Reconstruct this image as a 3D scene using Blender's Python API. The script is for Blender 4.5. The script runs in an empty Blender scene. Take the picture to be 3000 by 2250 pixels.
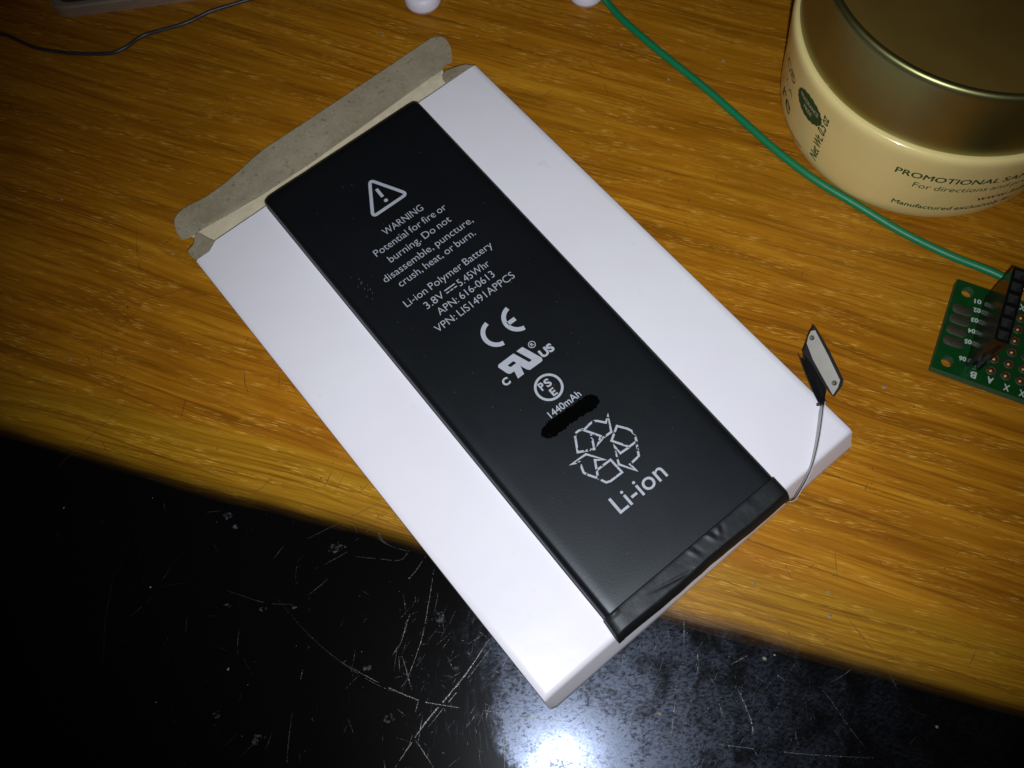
import bpy, bmesh, math, random
from mathutils import Vector, Matrix, noise
random.seed(7)
S = 0.001                                   # everything below is written in millimetres
sc = bpy.context.scene
COL = sc.collection

# ------------------------------------------------------------------ camera
F_PX, CAM_H, PITCH, ROLL = 2709.76, 144.016, 0.3811, -0.1049
_c, _s = math.cos(PITCH), math.sin(PITCH)
_r, _u, _b = Vector((1, 0, 0)), Vector((0, _c, _s)), Vector((0, -_s, _c))
CR = math.cos(ROLL)*_r + math.sin(ROLL)*_u
CU = -math.sin(ROLL)*_r + math.cos(ROLL)*_u
CB = _b
cd = bpy.data.cameras.new('camera'); cam = bpy.data.objects.new('camera', cd); COL.objects.link(cam)
cam.matrix_world = Matrix(((CR.x, CU.x, CB.x, 0), (CR.y, CU.y, CB.y, 0), (CR.z, CU.z, CB.z, CAM_H*S), (0, 0, 0, 1)))
cd.sensor_width = 36; cd.lens = F_PX/3000*36
cd.clip_start = 0.005; cd.clip_end = 20
cd.dof.use_dof = True; cd.dof.focus_distance = 0.147; cd.dof.aperture_fstop = 48
sc.camera = cam

# ------------------------------------------------------------------ light: a dark warm room and the phone's flash
w = bpy.data.worlds.new('World'); sc.world = w; w.use_nodes = True
bg = w.node_tree.nodes['Background']; bg.inputs[0].default_value = (1.0, 0.62, 0.30, 1); bg.inputs[1].default_value = 0.016
ld = bpy.data.lights.new('flash_lamp', 'SPOT'); flash = bpy.data.objects.new('flash_lamp', ld); COL.objects.link(flash)
ld.energy = 1.0; ld.color = (0.93, 0.96, 1.0); ld.shadow_soft_size = 0.0017
ld.spot_size = math.radians(78); ld.spot_blend = 1.0
flash.location = (2.0*S, -5.5*S, 143.5*S)
tgt = Vector((9, 62, 0))*S
flash.rotation_euler = (tgt-flash.location).to_track_quat('-Z', 'Y').to_euler()
vs = sc.view_settings
vs.view_transform = 'Standard'; vs.look = 'None'; vs.exposure = 0.0; vs.gamma = 1.0
vs.use_curve_mapping = False

def px(u, v, z=0.0):                        # a spot of the photograph (3000 px wide) on the level z mm
    d = CR*((u-1500)/F_PX) - CU*((v-1125)/F_PX) - CB
    k = (z-CAM_H)/d.z
    return Vector((d.x*k, d.y*k, z))

# ------------------------------------------------------------------ helpers
def link(name, me, parent=None, mat=None):
    o = bpy.data.objects.new(name, me); COL.objects.link(o)
    if mat is not None and me is not None:
        for m in (mat if isinstance(mat, (list, tuple)) else [mat]): me.materials.append(m)
    if parent is not None: o.parent = parent
    return o
def empty(name, x, y, z=0, rot=0):
    o = bpy.data.objects.new(name, None); COL.objects.link(o); o.empty_display_size = 0.005
    o.location = (x*S, y*S, z*S); o.rotation_euler = (0, 0, rot)
    return o
def tag(o, label=None, cat=None, group=None, kind=None):
    if label: o['label'] = label
    if cat: o['category'] = cat
    if group: o['group'] = group
    if kind: o['kind'] = kind
    return o
def mesh(name, verts, faces, parent=None, mat=None, smooth=False, matidx=None):
    me = bpy.data.meshes.new(name)
    me.from_pydata([(v[0]*S, v[1]*S, v[2]*S) for v in verts], [], faces)
    me.update()
    if smooth: me.polygons.foreach_set('use_smooth', [True]*len(me.polygons))
    o = link(name, me, parent, mat)
    if matidx: me.polygons.foreach_set('material_index', matidx)
    return o
def from_bm(name, bm, parent=None, mat=None, smooth=False):
    for v in bm.verts: v.co *= S
    me = bpy.data.meshes.new(name); bm.to_mesh(me); bm.free()
    if smooth: me.polygons.foreach_set('use_smooth', [True]*len(me.polygons))
    return link(name, me, parent, mat)
def lathe(name, prof, seg=96, parent=None, mat=None, cx=0, cy=0, caps=True):
    vs_, fs = [], []
    for r, z in prof:
        for i in range(seg):
            a = 2*math.pi*i/seg; vs_.append((cx+r*math.cos(a), cy+r*math.sin(a), z))
    for k in range(len(prof)-1):
        for i in range(seg):
            j = (i+1) % seg; fs.append((k*seg+i, k*seg+j, (k+1)*seg+j, (k+1)*seg+i))
    if caps and prof[0][0] > 0: fs.append(tuple(reversed(range(seg))))
    if caps and prof[-1][0] > 0: fs.append(tuple(range((len(prof)-1)*seg, len(prof)*seg)))
    return mesh(name, vs_, fs, parent, mat, smooth=True)
def spline(pts, n=12):                      # Catmull-Rom through 3-D points
    P = [Vector(p) for p in pts]; P = [2*P[0]-P[1]]+P+[2*P[-1]-P[-2]]; out = []
    for i in range(1, len(P)-2):
        for k in range(n):
            t = k/n; a, b, c, d = P[i-1:i+3]
            out.append(0.5*((2*b)+(c-a)*t+(2*a-5*b+4*c-d)*t*t+(3*b-a-3*c+d)*t**3))
    out.append(P[-2]); return out
def tube(name, pts, r, seg=16, parent=None, mat=None, n=12):
    C = spline(pts, n); vs_, fs = [], []; up = Vector((0, 0, 1))
    for i, c in enumerate(C):
        t = (C[min(i+1, len(C)-1)]-C[max(i-1, 0)]).normalized(); s_ = t.cross(up).normalized(); u_ = s_.cross(t)
        for k in range(seg):
            a = 2*math.pi*k/seg; vs_.append(c+s_*(r*math.cos(a))+u_*(r*math.sin(a)))
    for i in range(len(C)-1):
        for k in range(seg):
            j = (k+1) % seg; fs.append((i*seg+k, i*seg+j, (i+1)*seg+j, (i+1)*seg+k))
    fs.append(tuple(reversed(range(seg)))); fs.append(tuple(range((len(C)-1)*seg, len(C)*seg)))
    return mesh(name, vs_, fs, parent, mat, smooth=True)
def stroke(pts, width, z=0.0, taper=False, jit=0.0):   # flat ribbon along a 2-D polyline -> verts, faces
    P = [Vector((p[0], p[1])) for p in pts]; vs_, fs = [], []; n = len(P)
    closed = (P[0]-P[-1]).length < 1e-6
    for i in range(n):
        if closed and i in (0, n-1): d0, d1 = (P[-1]-P[-2]), (P[1]-P[0])
        else: d0 = P[i]-P[max(i-1, 0)]; d1 = P[min(i+1, n-1)]-P[i]
        if d0.length < 1e-9: d0 = d1
        if d1.length < 1e-9: d1 = d0
        d0 = d0.normalized(); d1 = d1.normalized()
        n0 = Vector((-d0.y, d0.x)); n1 = Vector((-d1.y, d1.x)); m = (n0+n1)
        m = n0 if m.length < 1e-3 else m.normalized()
        k = min(1/max(m.dot(n0), 0.35), 2.4)
        ww = width/2
        if taper: ww *= 0.25+0.75*math.sin(math.pi*min(max((i+0.3)/(n-0.4), 0), 1))
        if jit: ww *= 1+random.uniform(-jit, jit)
        vs_ += [(*(P[i]+m*ww*k), z), (*(P[i]-m*ww*k), z)]
    fs = [(2*i, 2*i+1, 2*i+3, 2*i+2) for i in range(n-1)]
    return vs_, fs
def merge(parts):
    V, Fc = [], []
    for v, f in parts:
        o = len(V); V += list(v); Fc += [tuple(i+o for i in q) for q in f]
    return V, Fc
def text_geo(body, bold=0.0, res=4):        # flat text as verts (unit cap height, starting at x=0) and faces
    cu = bpy.data.curves.new('t', 'FONT'); cu.body = body; cu.size = 1.0; cu.resolution_u = res; cu.offset = bold; cu.space_word = 0.72
    cu.dimensions = '2D'; cu.fill_mode = 'FRONT'
    o = bpy.data.objects.new('t', cu); COL.objects.link(o)
    bpy.context.view_layer.update()
    dg = bpy.context.evaluated_depsgraph_get(); me = bpy.data.meshes.new_from_object(o.evaluated_get(dg))
    V = [(v.co.x, v.co.y) for v in me.vertices]; Fc = [tuple(p.vertices) for p in me.polygons]
    bpy.data.objects.remove(o); bpy.data.curves.remove(cu); bpy.data.meshes.remove(me)
    x0 = min(v[0] for v in V); x1 = max(v[0] for v in V)
    return [((x-x0)/0.73, y/0.73) for x, y in V], Fc, (x1-x0)/0.73
def flat_text(body, x0, x1, y, cap, z, bold=0.0, rot=0.0):
    V, Fc, L = text_geo(body, bold)
    return [(x0+vx*(x1-x0)/L, y+vy*cap, z) for vx, vy in V], Fc

# ------------------------------------------------------------------ materials
def mat_new(name):
    m = bpy.data.materials.new(name); m.use_nodes = True
    return m, m.node_tree, m.node_tree.nodes['Principled BSDF']
def N(nt, typ, **kw):
    n = nt.nodes.new(typ)
    for k, v in kw.items():
        if k in ('op', 'operation'): n.operation = v
        elif hasattr(n, k) and not k.startswith('i_'): setattr(n, k, v)
    return n
def math_(nt, op, a, b=None, clamp=False):
    n = nt.nodes.new('ShaderNodeMath'); n.operation = op; n.use_clamp = clamp
    for i, x in enumerate((a, b)):
        if x is None: continue
        if isinstance(x, (int, float)): n.inputs[i].default_value = x
        else: nt.links.new(x, n.inputs[i])
    return n.outputs[0]
def ramp(nt, fac, stops, interp='LINEAR'):
    n = nt.nodes.new('ShaderNodeValToRGB'); n.color_ramp.interpolation = interp
    e = n.color_ramp.elements
    while len(e) < len(stops): e.new(0.5)
    for el, (p_, c) in zip(e, stops):
        el.position = p_; el.color = (*(c if isinstance(c, (tuple, list)) else (c, c, c)), 1)
    nt.links.new(fac, n.inputs[0]); return n.outputs[0]
def noise_(nt, vec, scale, detail=3.0, rough=0.55, dist=0.0):
    n = nt.nodes.new('ShaderNodeTexNoise'); n.inputs['Scale'].default_value = scale
    n.inputs['Detail'].default_value = detail; n.inputs['Roughness'].default_value = rough; n.inputs['Distortion'].default_value = dist
    nt.links.new(vec, n.inputs['Vector']); return n
def mapping(nt, vec, rot=0.0, scale=(1, 1, 1), loc=(0, 0, 0)):
    n = nt.nodes.new('ShaderNodeMapping'); n.inputs['Rotation'].default_value = (0, 0, rot)
    n.inputs['Scale'].default_value = scale; n.inputs['Location'].default_value = loc
    nt.links.new(vec, n.inputs['Vector']); return n.outputs[0]
def mixc(nt, fac, a, b, mode='MIX'):
    n = nt.nodes.new('ShaderNodeMix'); n.data_type = 'RGBA'; n.blend_type = mode
    for i, x in ((0, fac), (6, a), (7, b)):
        if isinstance(x, (int, float)): n.inputs[i].default_value = x
        elif isinstance(x, tuple): n.inputs[i].default_value = (*x, 1)
        else: nt.links.new(x, n.inputs[i])
    return n.outputs[2]
def bump(nt, h, strength, dist, normal=None):
    n = nt.nodes.new('ShaderNodeBump'); n.inputs['Strength'].default_value = strength; n.inputs['Distance'].default_value = dist
    nt.links.new(h, n.inputs['Height'])
    if normal is not None: nt.links.new(normal, n.inputs['Normal'])
    return n.outputs[0]
def objco(nt): return nt.nodes.new('ShaderNodeTexCoord').outputs['Object']
def simple(name, col, rough, metal=0.0, spec=0.5, var=0.0, vscale=400, bmp=0.0, bscale=3000, coat=0.0, sss=0.0):
    m, nt, b = mat_new(name)
    b.inputs['Roughness'].default_value = rough; b.inputs['Metallic'].default_value = metal
    b.inputs['Specular IOR Level'].default_value = spec; b.inputs['Coat Weight'].default_value = coat
    co = objco(nt)
    nz = noise_(nt, co, vscale, 4.0, 0.6).outputs[0]
    lo = tuple(max(c*(1-var), 0) for c in col); hi = tuple(c*(1+var) for c in col)
    nt.links.new(ramp(nt, nz, [(0.3, lo), (0.7, hi)]), b.inputs['Base Color'])
    if bmp: nt.links.new(bump(nt, noise_(nt, co, bscale, 3.0).outputs[0], bmp, 0.0001), b.inputs['Normal'])
    if sss:
        b.inputs['Subsurface Weight'].default_value = sss; b.inputs['Subsurface Radius'].default_value = (1, 0.9, 0.6)
        b.inputs['Subsurface Scale'].default_value = 0.002
    return m

GRAIN = math.radians(20.8)                  # the grain runs with the black border
def make_table_mat():
    m, nt, b = mat_new('lacquered_wood')
    co = objco(nt)
    warp = noise_(nt, co, 14, 2.0)
    wv = nt.nodes.new('ShaderNodeVectorMath'); wv.operation = 'MULTIPLY_ADD'
    nt.links.new(warp.outputs['Color'], wv.inputs[0]); wv.inputs[1].default_value = (0.004, 0.006, 0); nt.links.new(co, wv.inputs[2])
    g = mapping(nt, wv.outputs[0], GRAIN)
    def st(a, c, det, ro=0.6, off=0):       # noise stretched along the grain: a mm long, c mm wide
        return noise_(nt, mapping(nt, g, 0, (1/(a*S), 1/(c*S), 1), (off, off*1.7, 0)), 1.0, det, ro).outputs[0]
    g2 = mapping(nt, wv.outputs[0], GRAIN+math.radians(5))
    def st2_(a, c, det, ro=0.6, off=0):
        return noise_(nt, mapping(nt, g2, 0, (1/(a*S), 1/(c*S), 1), (off, off*1.7, 0)), 1.0, det, ro).outputs[0]
    sx = nt.nodes.new('ShaderNodeSeparateXYZ'); nt.links.new(co, sx.inputs[0])
    nx, ny = 0.362, 0.932
    d = math_(nt, 'ADD', math_(nt, 'MULTIPLY', sx.outputs[0], nx/S), math_(nt, 'MULTIPLY', sx.outputs[1], ny/S))
    d = math_(nt, 'SUBTRACT', d, 24.0)
    # the board proper: coarse orange grain
    broad = st2_(70, 8, 2, 0.5, 3.1); mid = st2_(40, 2.2, 3, 0.55, 7.7); fine = st2_(17, 0.7, 2, 0.55, 1.3)
    t = math_(nt, 'ADD', math_(nt, 'MULTIPLY', broad, 0.28), math_(nt, 'ADD', math_(nt, 'MULTIPLY', mid, 0.40), math_(nt, 'MULTIPLY', fine, 0.32)))
    wood = ramp(nt, t, [(0.35, (0.185, 0.061, 0.0024)), (0.45, (0.295, 0.107, 0.0042)), (0.55, (0.395, 0.158, 0.0070)), (0.65, (0.51, 0.232, 0.014))])
    dk = ramp(nt, st2_(30, 1.5, 3, 0.62, 21.0), [(0.33, 1.0), (0.44, 0.0)])
    wood = mixc(nt, math_(nt, 'MULTIPLY', dk, 0.6), wood, (0.14, 0.046, 0.0018))
    # the strip next to the border: straight fine straw-coloured grain
    s1 = st(40, 0.9, 3, 0.6, 41.0); s2 = st(16, 0.4, 2, 0.6, 47.0)
    ts = math_(nt, 'ADD', math_(nt, 'MULTIPLY', s1, 0.6), math_(nt, 'MULTIPLY', s2, 0.4))
    strip = ramp(nt, ts, [(0.36, (0.18, 0.075, 0.0026)), (0.47, (0.30, 0.138, 0.0052)), (0.60, (0.40, 0.205, 0.011))])
    sm = math_(nt, 'DIVIDE', math_(nt, 'SUBTRACT', math_(nt, 'ADD', d, math_(nt, 'MULTIPLY', st(22, 1.6, 3, .6, 53.), 5.0)), 10.5), 3.0, True)
    wood = mixc(nt, sm, strip, wood)
    # golden glints of the fibres, painted into the wood colour as pale flecks
    fl = st(2.8, 0.19, 2, 0.6, 9.2); clump = st(15, 2.2, 2, 0.65, 12.5)
    fk = math_(nt, 'MULTIPLY', ramp(nt, fl, [(0.55, 0.0), (0.64, 1.0)]), ramp(nt, clump, [(0.46, 0.0), (0.60, 1.0)]))
    wood = mixc(nt, math_(nt, 'MULTIPLY', fk, 0.58), wood, (0.80, 0.48, 0.085))
    thin = ramp(nt, st2_(46, 0.62, 3, 0.65, 61.0), [(0.345, 1.0), (0.41, 0.0)])
    wood = mixc(nt, math_(nt, 'MULTIPLY', thin, 0.62), wood, (0.12, 0.040, 0.0016))
    # slow drift of the stain, orange to straw
    drift = noise_(nt, co, 26, 2.0).outputs[0]
    wood = mixc(nt, ramp(nt, drift, [(0.42, 0.0), (0.75, 0.30)]), wood, (0.31, 0.152, 0.006), 'MIX')
    # the black painted border: signed distance to the border line
    wob = math_(nt, 'MULTIPLY', math_(nt, 'SUBTRACT', noise_(nt, co, 45, 2.0).outputs[0], 0.5), 2.2)
    d = math_(nt, 'ADD', d, wob)
    d = math_(nt, 'ADD', d, math_(nt, 'MULTIPLY', math_(nt, 'SUBTRACT', st(14, 0.5, 3, .6, 31.), 0.5), 1.1))
    mk = math_(nt, 'DIVIDE', math_(nt, 'ADD', d, 1.6), 3.2, True)
    paint = ramp(nt, mk, [(0.0, 0.0), (0.35, 0.16), (0.62, 0.62), (1.0, 1.0)])
    tint = mixc(nt, ramp(nt, math_(nt, 'DIVIDE', math_(nt, 'ADD', d, 2), 6.0, True), [(0, 1.0), (1, 0.0)]), wood, mixc(nt, 1.0, wood, (0.62, 0.60, 0.5), 'MULTIPLY'))
    col = mixc(nt, paint, (0.0016, 0.0016, 0.0018), tint)
    nt.links.new(col, b.inputs['Base Color'])
    # haze: where the lacquer is scuffed dull it spreads the lamp's reflection
    wn = noise_(nt, mapping(nt, co, math.radians(-32), (1.6, 0.7, 1)), 120, 4.0, 0.7)
    hv = math_(nt, 'SUBTRACT', sx.outputs[0], -0.0095)                    # dull to the right of x = -7.5 mm
    hv = math_(nt, 'ADD', hv, math_(nt, 'MULTIPLY', math_(nt, 'SUBTRACT', wn.outputs[0], 0.5), 0.020))
    low = math_(nt, 'MULTIPLY', math_(nt, 'SUBTRACT', 0.0065, sx.outputs[1]), 1.0)   # the lower left stays polished
    hv = math_(nt, 'SUBTRACT', hv, math_(nt, 'MULTIPLY', math_(nt, 'MAXIMUM', low, 0.0), 0.85))
    hz = ramp(nt, math_(nt, 'ADD', math_(nt, 'MULTIPLY', hv, 120), 0.5, True), [(0.22, 0.0), (0.85, 1.0)])
    blot = noise_(nt, co, 170, 5.0, 0.7, 0.6).outputs[0]
    strk = noise_(nt, mapping(nt, co, math.radians(-32), (2200, 300, 1)), 1.0, 3.0, 0.6).outputs[0]
    pit = noise_(nt, mapping(nt, co, math.radians(-50), (1300, 2300, 1)), 1.0, 6.0, 0.8, 0.3).outputs[0]
    hz = math_(nt, 'MULTIPLY', hz, ramp(nt, blot, [(0.34, 0.30), (0.58, 1.0)]))
    hz = math_(nt, 'MULTIPLY', hz, ramp(nt, pit, [(0.36, 0.15), (0.55, 1.0)]))
    faint = math_(nt, 'MULTIPLY', ramp(nt, strk, [(0.55, 0.0), (0.68, 1.0)]), math_(nt, 'MULTIPLY', ramp(nt, noise_(nt, co, 60, 3.0).outputs[0], [(0.45, 0.0), (0.6, 1.0)]), 0.30))
    hz = math_(nt, 'MAXIMUM', hz, faint)
    blackrough = math_(nt, 'ADD', 0.075, math_(nt, 'MULTIPLY', hz, 0.275))
    woodrough = math_(nt, 'ADD', 0.30, math_(nt, 'MULTIPLY', fine, 0.18))
    rr = nt.nodes.new('ShaderNodeMix'); nt.links.new(paint, rr.inputs[0]); nt.links.new(blackrough, rr.inputs[2]); nt.links.new(woodrough, rr.inputs[3])
    nt.links.new(rr.outputs[0], b.inputs['Roughness'])
    nt.links.new(ramp(nt, paint, [(0.0, 0.46), (1.0, 0.20)]), b.inputs['Specular IOR Level'])
    b.inputs['Specular Tint'].default_value = (0.60, 0.71, 1.0, 1)
    nt.links.new(ramp(nt, paint, [(0.0, 0.075), (1.0, 0.0)]), b.inputs['Coat Weight']); b.inputs['Coat Roughness'].default_value = 0.30
    b.inputs['Coat Tint'].default_value = (0.75, 0.82, 1.0, 1)
    h = math_(nt, 'ADD', math_(nt, 'MULTIPLY', fl, paint), math_(nt, 'MULTIPLY', noise_(nt, co, 700, 2.0, 0.7).outputs[0], 0.10))
    nt.links.new(bump(nt, h, 0.35, 0.00012), b.inputs['Normal'])
    return m
def broken(name, col, rough, lo, hi, scale, spec=0.5, metal=0.0):   # paint or scratch worn away in flecks
    m, nt, b = mat_new(name); co = objco(nt)
    b.inputs['Base Color'].default_value = (*col, 1); b.inputs['Roughness'].default_value = rough
    b.inputs['Specular IOR Level'].default_value = spec; b.inputs['Metallic'].default_value = metal
    a = ramp(nt, noise_(nt, co, scale, 3.0, 0.65).outputs[0], [(lo, 0.0), (hi, 1.0)])
    nt.links.new(a, b.inputs['Alpha']); return m

M_TABLE = make_table_mat()
M_SCR_L = simple('scratch_pale', (0.020, 0.020, 0.024), 0.36, spec=0.75, var=0.7, vscale=700, bmp=0.8, bscale=2500)
M_SCR_F = simple('scratch_faint', (0.006, 0.006, 0.008), 0.36, spec=0.55, var=0.7, vscale=700, bmp=0.8, bscale=2500)
M_SCR_D = simple('scratch_dark', (0.06, 0.026, 0.003), 0.7, var=0.5, vscale=900)
M_DUST = simple('dust', (0.24, 0.21, 0.16), 0.9, var=0.6, vscale=2000)
def make_white():
    m, nt, b = mat_new('white_card'); co = objco(nt)
    n1 = noise_(nt, co, 38, 3.0, 0.6).outputs[0]; n2 = noise_(nt, co, 420, 3.0, 0.65).outputs[0]
    c = ramp(nt, n1, [(0.3, (0.735, 0.712, 0.785)), (0.7, (0.765, 0.765, 0.825))])
    c = mixc(nt, ramp(nt, noise_(nt, co, 300, 2.0, 0.6).outputs[0], [(0.70, 0.0), (0.78, 0.5)]), c, (0.66, 0.65, 0.70))
    nt.links.new(c, b.inputs['Base Color']); b.inputs['Roughness'].default_value = 0.36; b.inputs['Specular IOR Level'].default_value = 0.35
    nt.links.new(bump(nt, math_(nt, 'ADD', math_(nt, 'MULTIPLY', n1, 2.5), math_(nt, 'MULTIPLY', n2, 0.12)), 0.35, 0.0003), b.inputs['Normal']); return m
M_WHITE = make_white()
def make_grey():
    m, nt, b = mat_new('grey_board'); co = objco(nt)
    n1 = noise_(nt, co, 180, 4.0, 0.6).outputs[0]; n2 = noise_(nt, co, 1000, 3.0, 0.7).outputs[0]; n3 = noise_(nt, mapping(nt, co, 0.5, (2600, 900, 1)), 1.0, 2.0).outputs[0]
    c = ramp(nt, n1, [(0.3, (0.285, 0.245, 0.165)), (0.7, (0.375, 0.33, 0.235))])
    c = mixc(nt, ramp(nt, n2, [(0.30, 0.8), (0.41, 0.0)]), c, (0.15, 0.13, 0.08))
    c = mixc(nt, ramp(nt, n3, [(0.56, 0.0), (0.70, 0.5)]), c, (0.46, 0.42, 0.33))
    nt.links.new(c, b.inputs['Base Color']); b.inputs['Roughness'].default_value = 0.9; b.inputs['Specular IOR Level'].default_value = 0.2
    nt.links.new(bump(nt, n2, 0.4, 0.0001), b.inputs['Normal']); return m
M_GREY = make_grey()
M_CREAM = simple('cream_board', (0.55, 0.485, 0.345), 0.85, spec=0.2, var=0.10, vscale=700, bmp=0.3, bscale=1400)
def make_film(name, base, rough, bs):
    m, nt, b = mat_new(name); co = objco(nt)
    b.inputs['Base Color'].default_value = (*base, 1)
    n = noise_(nt, co, 2600, 3.0, 0.7).outputs[0]; l = noise_(nt, co, 90, 3.0, 0.6).outputs[0]
    nt.links.new(math_(nt, 'ADD', rough-0.06, math_(nt, 'MULTIPLY', l, 0.12)), b.inputs['Roughness'])
    b.inputs['Specular IOR Level'].default_value = 0.42
    b.inputs['Specular Tint'].default_value = (0.85, 0.93, 1.0, 1)
    nt.links.new(bump(nt, n, bs, 0.00008), b.inputs['Normal']); return m
M_FILM = make_film('black_film', (0.0025, 0.0033, 0.0046), 0.43, 0.12)
M_TAPE = make_film('black_tape', (0.0060, 0.0060, 0.0066), 0.50, 0.25)
M_PRINT = simple('print_grey', (0.36, 0.39, 0.44), 0.6, var=0.08, vscale=1500)
M_PRINTW = broken('print_worn', (0.36, 0.39, 0.44), 0.6, 0.395, 0.43, 1100)
M_INK = broken('marker_ink', (0.0007, 0.0007, 0.0007), 0.9, 0.27, 0.33, 1500, spec=0.02)
M_SPECK = simple('speck', (0.09, 0.10, 0.11), 0.8, var=0.2)
M_FLEX = simple('flex_ribbon', (0.40, 0.40, 0.39), 0.35, var=0.1)
M_BLACK = simple('black_plastic', (0.008, 0.008, 0.009), 0.30, var=0.2, bmp=0.1, bscale=2500)
M_DULL = simple('dull_black', (0.006, 0.006, 0.007), 0.65, spec=0.15, var=0.2)
M_HEAD = simple('header_plastic', (0.004, 0.004, 0.0045), 0.2, var=0.2, vscale=900, bmp=0.06, bscale=900)
M_HOLE = simple('header_socket', (0.010, 0.010, 0.010), 0.6, var=0.4, vscale=3000, bmp=0.6, bscale=5000)
M_STEEL = simple('dull_steel', (0.125, 0.12, 0.108), 0.50, metal=1.0, var=0.05, vscale=900)
M_JAR = simple('cream_plastic', (0.80, 0.66, 0.28), 0.24, var=0.03, vscale=150, coat=0.2)
def make_lid(name, rough, col, br):
    m, nt, b = mat_new(name); co = objco(nt)
    b.inputs['Metallic'].default_value = 1.0
    n = noise_(nt, mapping(nt, co, 0, (140, 140, 5200)), 1.0, 3.0, 0.6).outputs[0]
    l = noise_(nt, co, 120, 3.0).outputs[0]
    nt.links.new(ramp(nt, l, [(0.3, tuple(c*0.85 for c in col)), (0.7, col)]), b.inputs['Base Color'])
    nt.links.new(math_(nt, 'ADD', rough-0.05, math_(nt, 'MULTIPLY', l, 0.1)), b.inputs['Roughness'])
    if br: nt.links.new(bump(nt, n, br, 0.00006), b.inputs['Normal'])
    return m
M_LID = make_lid('brushed_lid', 0.40, (0.34, 0.34, 0.145), 0.25)
M_LIDTOP = make_lid('lid_top', 0.2, (0.24, 0.155, 0.036), 0.0); M_LIDTOP.node_tree.nodes['Principled BSDF'].inputs['Metallic'].default_value = 0.5  # brown reflection of the room put into the lid top's base colour
M_GREEN_INK = simple('green_ink', (0.010, 0.060, 0.018), 0.5, var=0.15, vscale=2000)
M_BROWN_INK = simple('brown_ink', (0.16, 0.045, 0.016), 0.5, var=0.15)
M_ORANGE_INK = simple('orange_ink', (0.36, 0.16, 0.02), 0.5, var=0.1)
M_PALE_INK = simple('pale_ink', (0.42, 0.40, 0.24), 0.5, var=0.05)
M_GWIRE = simple('green_insulation', (0.003, 0.185, 0.072), 0.42, var=0.06, vscale=800, bmp=0.25, bscale=4000)
M_KWIRE = simple('grey_insulation', (0.030, 0.030, 0.040), 0.35, var=0.2, vscale=600, bmp=0.2)
M_COPPER = simple('copper', (0.7, 0.36, 0.18), 0.35, metal=1.0)
M_ALU = simple('polished_metal', (0.50, 0.44, 0.38), 0.30, metal=0.6, var=0.06, vscale=300)
M_MILK = simple('milky_plastic', (0.76, 0.73, 0.83), 0.45, var=0.02)
M_PCB = simple('green_mask', (0.0025, 0.044, 0.0075), 0.28, var=0.12, vscale=500)
M_PCBEDGE = simple('board_edge', (0.03, 0.09, 0.035), 0.8, var=0.25, vscale=2500)
M_GOLD = simple('pad_brass', (0.28, 0.16, 0.05), 0.5, metal=1.0, var=0.3, vscale=2500)
M_TIN = simple('pad_tinned', (0.11, 0.10, 0.075), 0.62, metal=1.0, var=0.35, vscale=4000, bmp=0.5, bscale=6000)
M_SILK = simple('silkscreen', (0.42, 0.46, 0.43), 0.6, var=0.06)

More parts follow.
